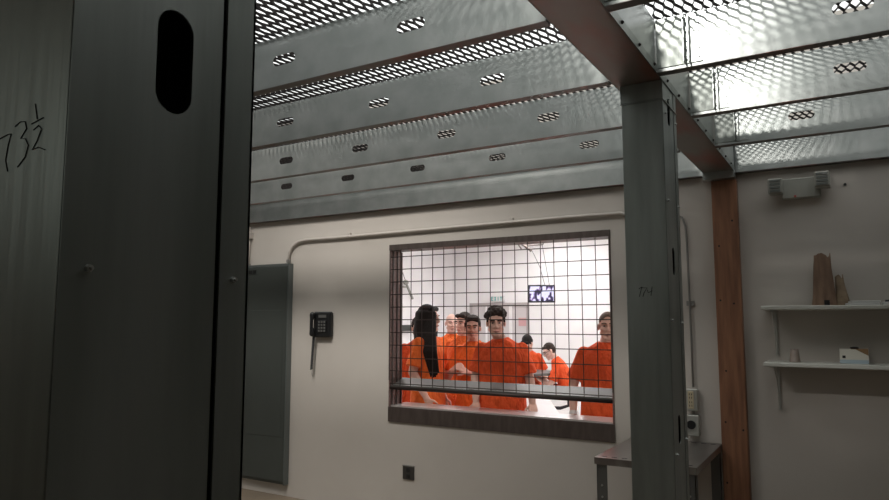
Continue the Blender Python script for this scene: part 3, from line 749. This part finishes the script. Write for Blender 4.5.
    for ex in extras:
        if ex[0] == 'band':
            q = ex[1]; wr = [a_ for a_ in arms if a_[0] == q][0][3]; el = [a_ for a_ in arms if a_[0] == q][0][2]; d = (wr-el).normalized()
            MB().cyl(wr-d*.03, wr+d*.0, .034, 18).move(G).build('wristband', M['white_cloth'], body, smooth=False)
        if ex[0] == 'glasses':
            g = MB()
            for q in (-1, 1):
                g.tube([Hd((q*.033+.021*math.cos(2*PI*j/12), -.094, .004+.015*math.sin(2*PI*j/12))) for j in range(13)], .0025, 5)
                g.tube([Hd((q*.054, -.092, .006)), Hd((q*.082, -.01, .006))], .0022, 5)
            g.move(G).build('glasses', M['black'], body)
    body.location = loc; body.rotation_euler = (0, 0, rz)
    tag(body, label, 'person', 'people in orange shirts'); return body
R_ = math.radians
# curly haired man at the counter, both hands down on the sill
person('person with curly dark hair and orange shirt leaning on the sill, centre of the window', (-2.46, 5.0, 0), R_(20), 1.600, M['orange'], M['skin'], 'curly', M['hair'], wide=1.08,
       lean=.03, side=0, head_yaw=R_(8), head_off=(-.045, -.02),
       armR=dict(e=(-.235, -.03, 1.13), w=(-.215, -.13, .92), d=(.1, -.9, -.35), n=(0, 0, -1), curl=.15),
       armL=dict(e=(.25, -.03, 1.12), w=(.275, -.13, .92), d=(.1, -.9, -.35), n=(0, 0, -1), curl=.15))
person('person with cropped light brown hair and orange shirt at the right end of the window', (-1.625, 5.08, 0), R_(14), 1.573, M['orange'], M['skin'], 'buzz', M['hair_l'], wide=1.1,
       head_yaw=R_(3), head_off=(.03, 0), armR=dict(e=(-.275, .02, 1.12), w=(-.27, -.06, .88), d=(.05, -.15, -1), n=(1, -.2, 0), curl=.6), extras=(('band', -1),))
person('person with very long black hair in an orange shirt, in profile facing right', (-3.21, 5.06, 0), R_(93), 1.64, M['orange_l'], M['skin'], 'long', M['hair_b'], wide=.95,
       armR=dict(e=(-.23, .03, 1.13), w=(-.20, -.10, .90), d=(.05, -.45, -.9), n=(1, -.2, 0), curl=.5), head_yaw=R_(0))
person('person with short dark hair and orange shirt holding clasped hands at the chest', (-2.925, 5.36, 0), R_(24), 1.55, M['orange_l'], M['skin'], 'short', M['hair'], wide=.86,
       armR=dict(e=(-.25, -.03, 1.13), w=(-.19, -.21, 1.20), d=(.6, -.3, .5), n=(.5, .3, -.3), curl=1.2),
       armL=dict(e=(.18, -.10, 1.11), w=(-.04, -.235, 1.19), d=(-.6, -.3, .4), n=(-.5, .3, -.3), curl=1.2))
person('person with dark hair and pale face behind the one with clasped hands', (-3.39, 6.02, 0), R_(2), 1.585, M['orange_l'], M['skin_l'], 'short', M['hair'], head_yaw=R_(-12))
person('bald person in orange shirt standing farthest back behind the long haired person', (-3.96, 6.75, 0), R_(38), 1.585, M['orange_l'], M['skin_l'], 'none', M['stubble'])
person('person at left edge of the window, orange shirt, mostly hidden behind others', (-3.70, 5.66, 0), R_(40), 1.54, M['orange'], M['skin_l'], 'short', M['hair'])
person('seated person with glasses and orange shirt leaning on the dining table', (-3.58, 9.55, 0), R_(-72), 1.64, M['orange'], M['skin_l'], 'short', M['hair'], lean=.50, seated=True, head_yaw=R_(25),
       armR=dict(e=(-.24, -.22, 1.17), w=(-.10, -.42, 1.17), d=(.3, -.9, 0), n=(0, 0, -1), curl=.3),
       armL=dict(e=(.24, -.22, 1.17), w=(.10, -.36, 1.33), d=(-.2, -.3, .9), n=(0, -1, 0), curl=.9), extras=(('glasses',),))
person('seated person with black hair and bowed head at the far side of the dining table', (-4.43, 9.98, 0), R_(17), 1.72, M['orange'], M['skin'], 'short', M['hair_b'], lean=.3, head_pitch=R_(38), head_yaw=R_(-20), seated=True,
       armR=dict(e=(-.26, -.2, 1.17), w=(-.12, -.40, 1.25), d=(.3, -.9, .3), n=(0, 0, -1), curl=.4))
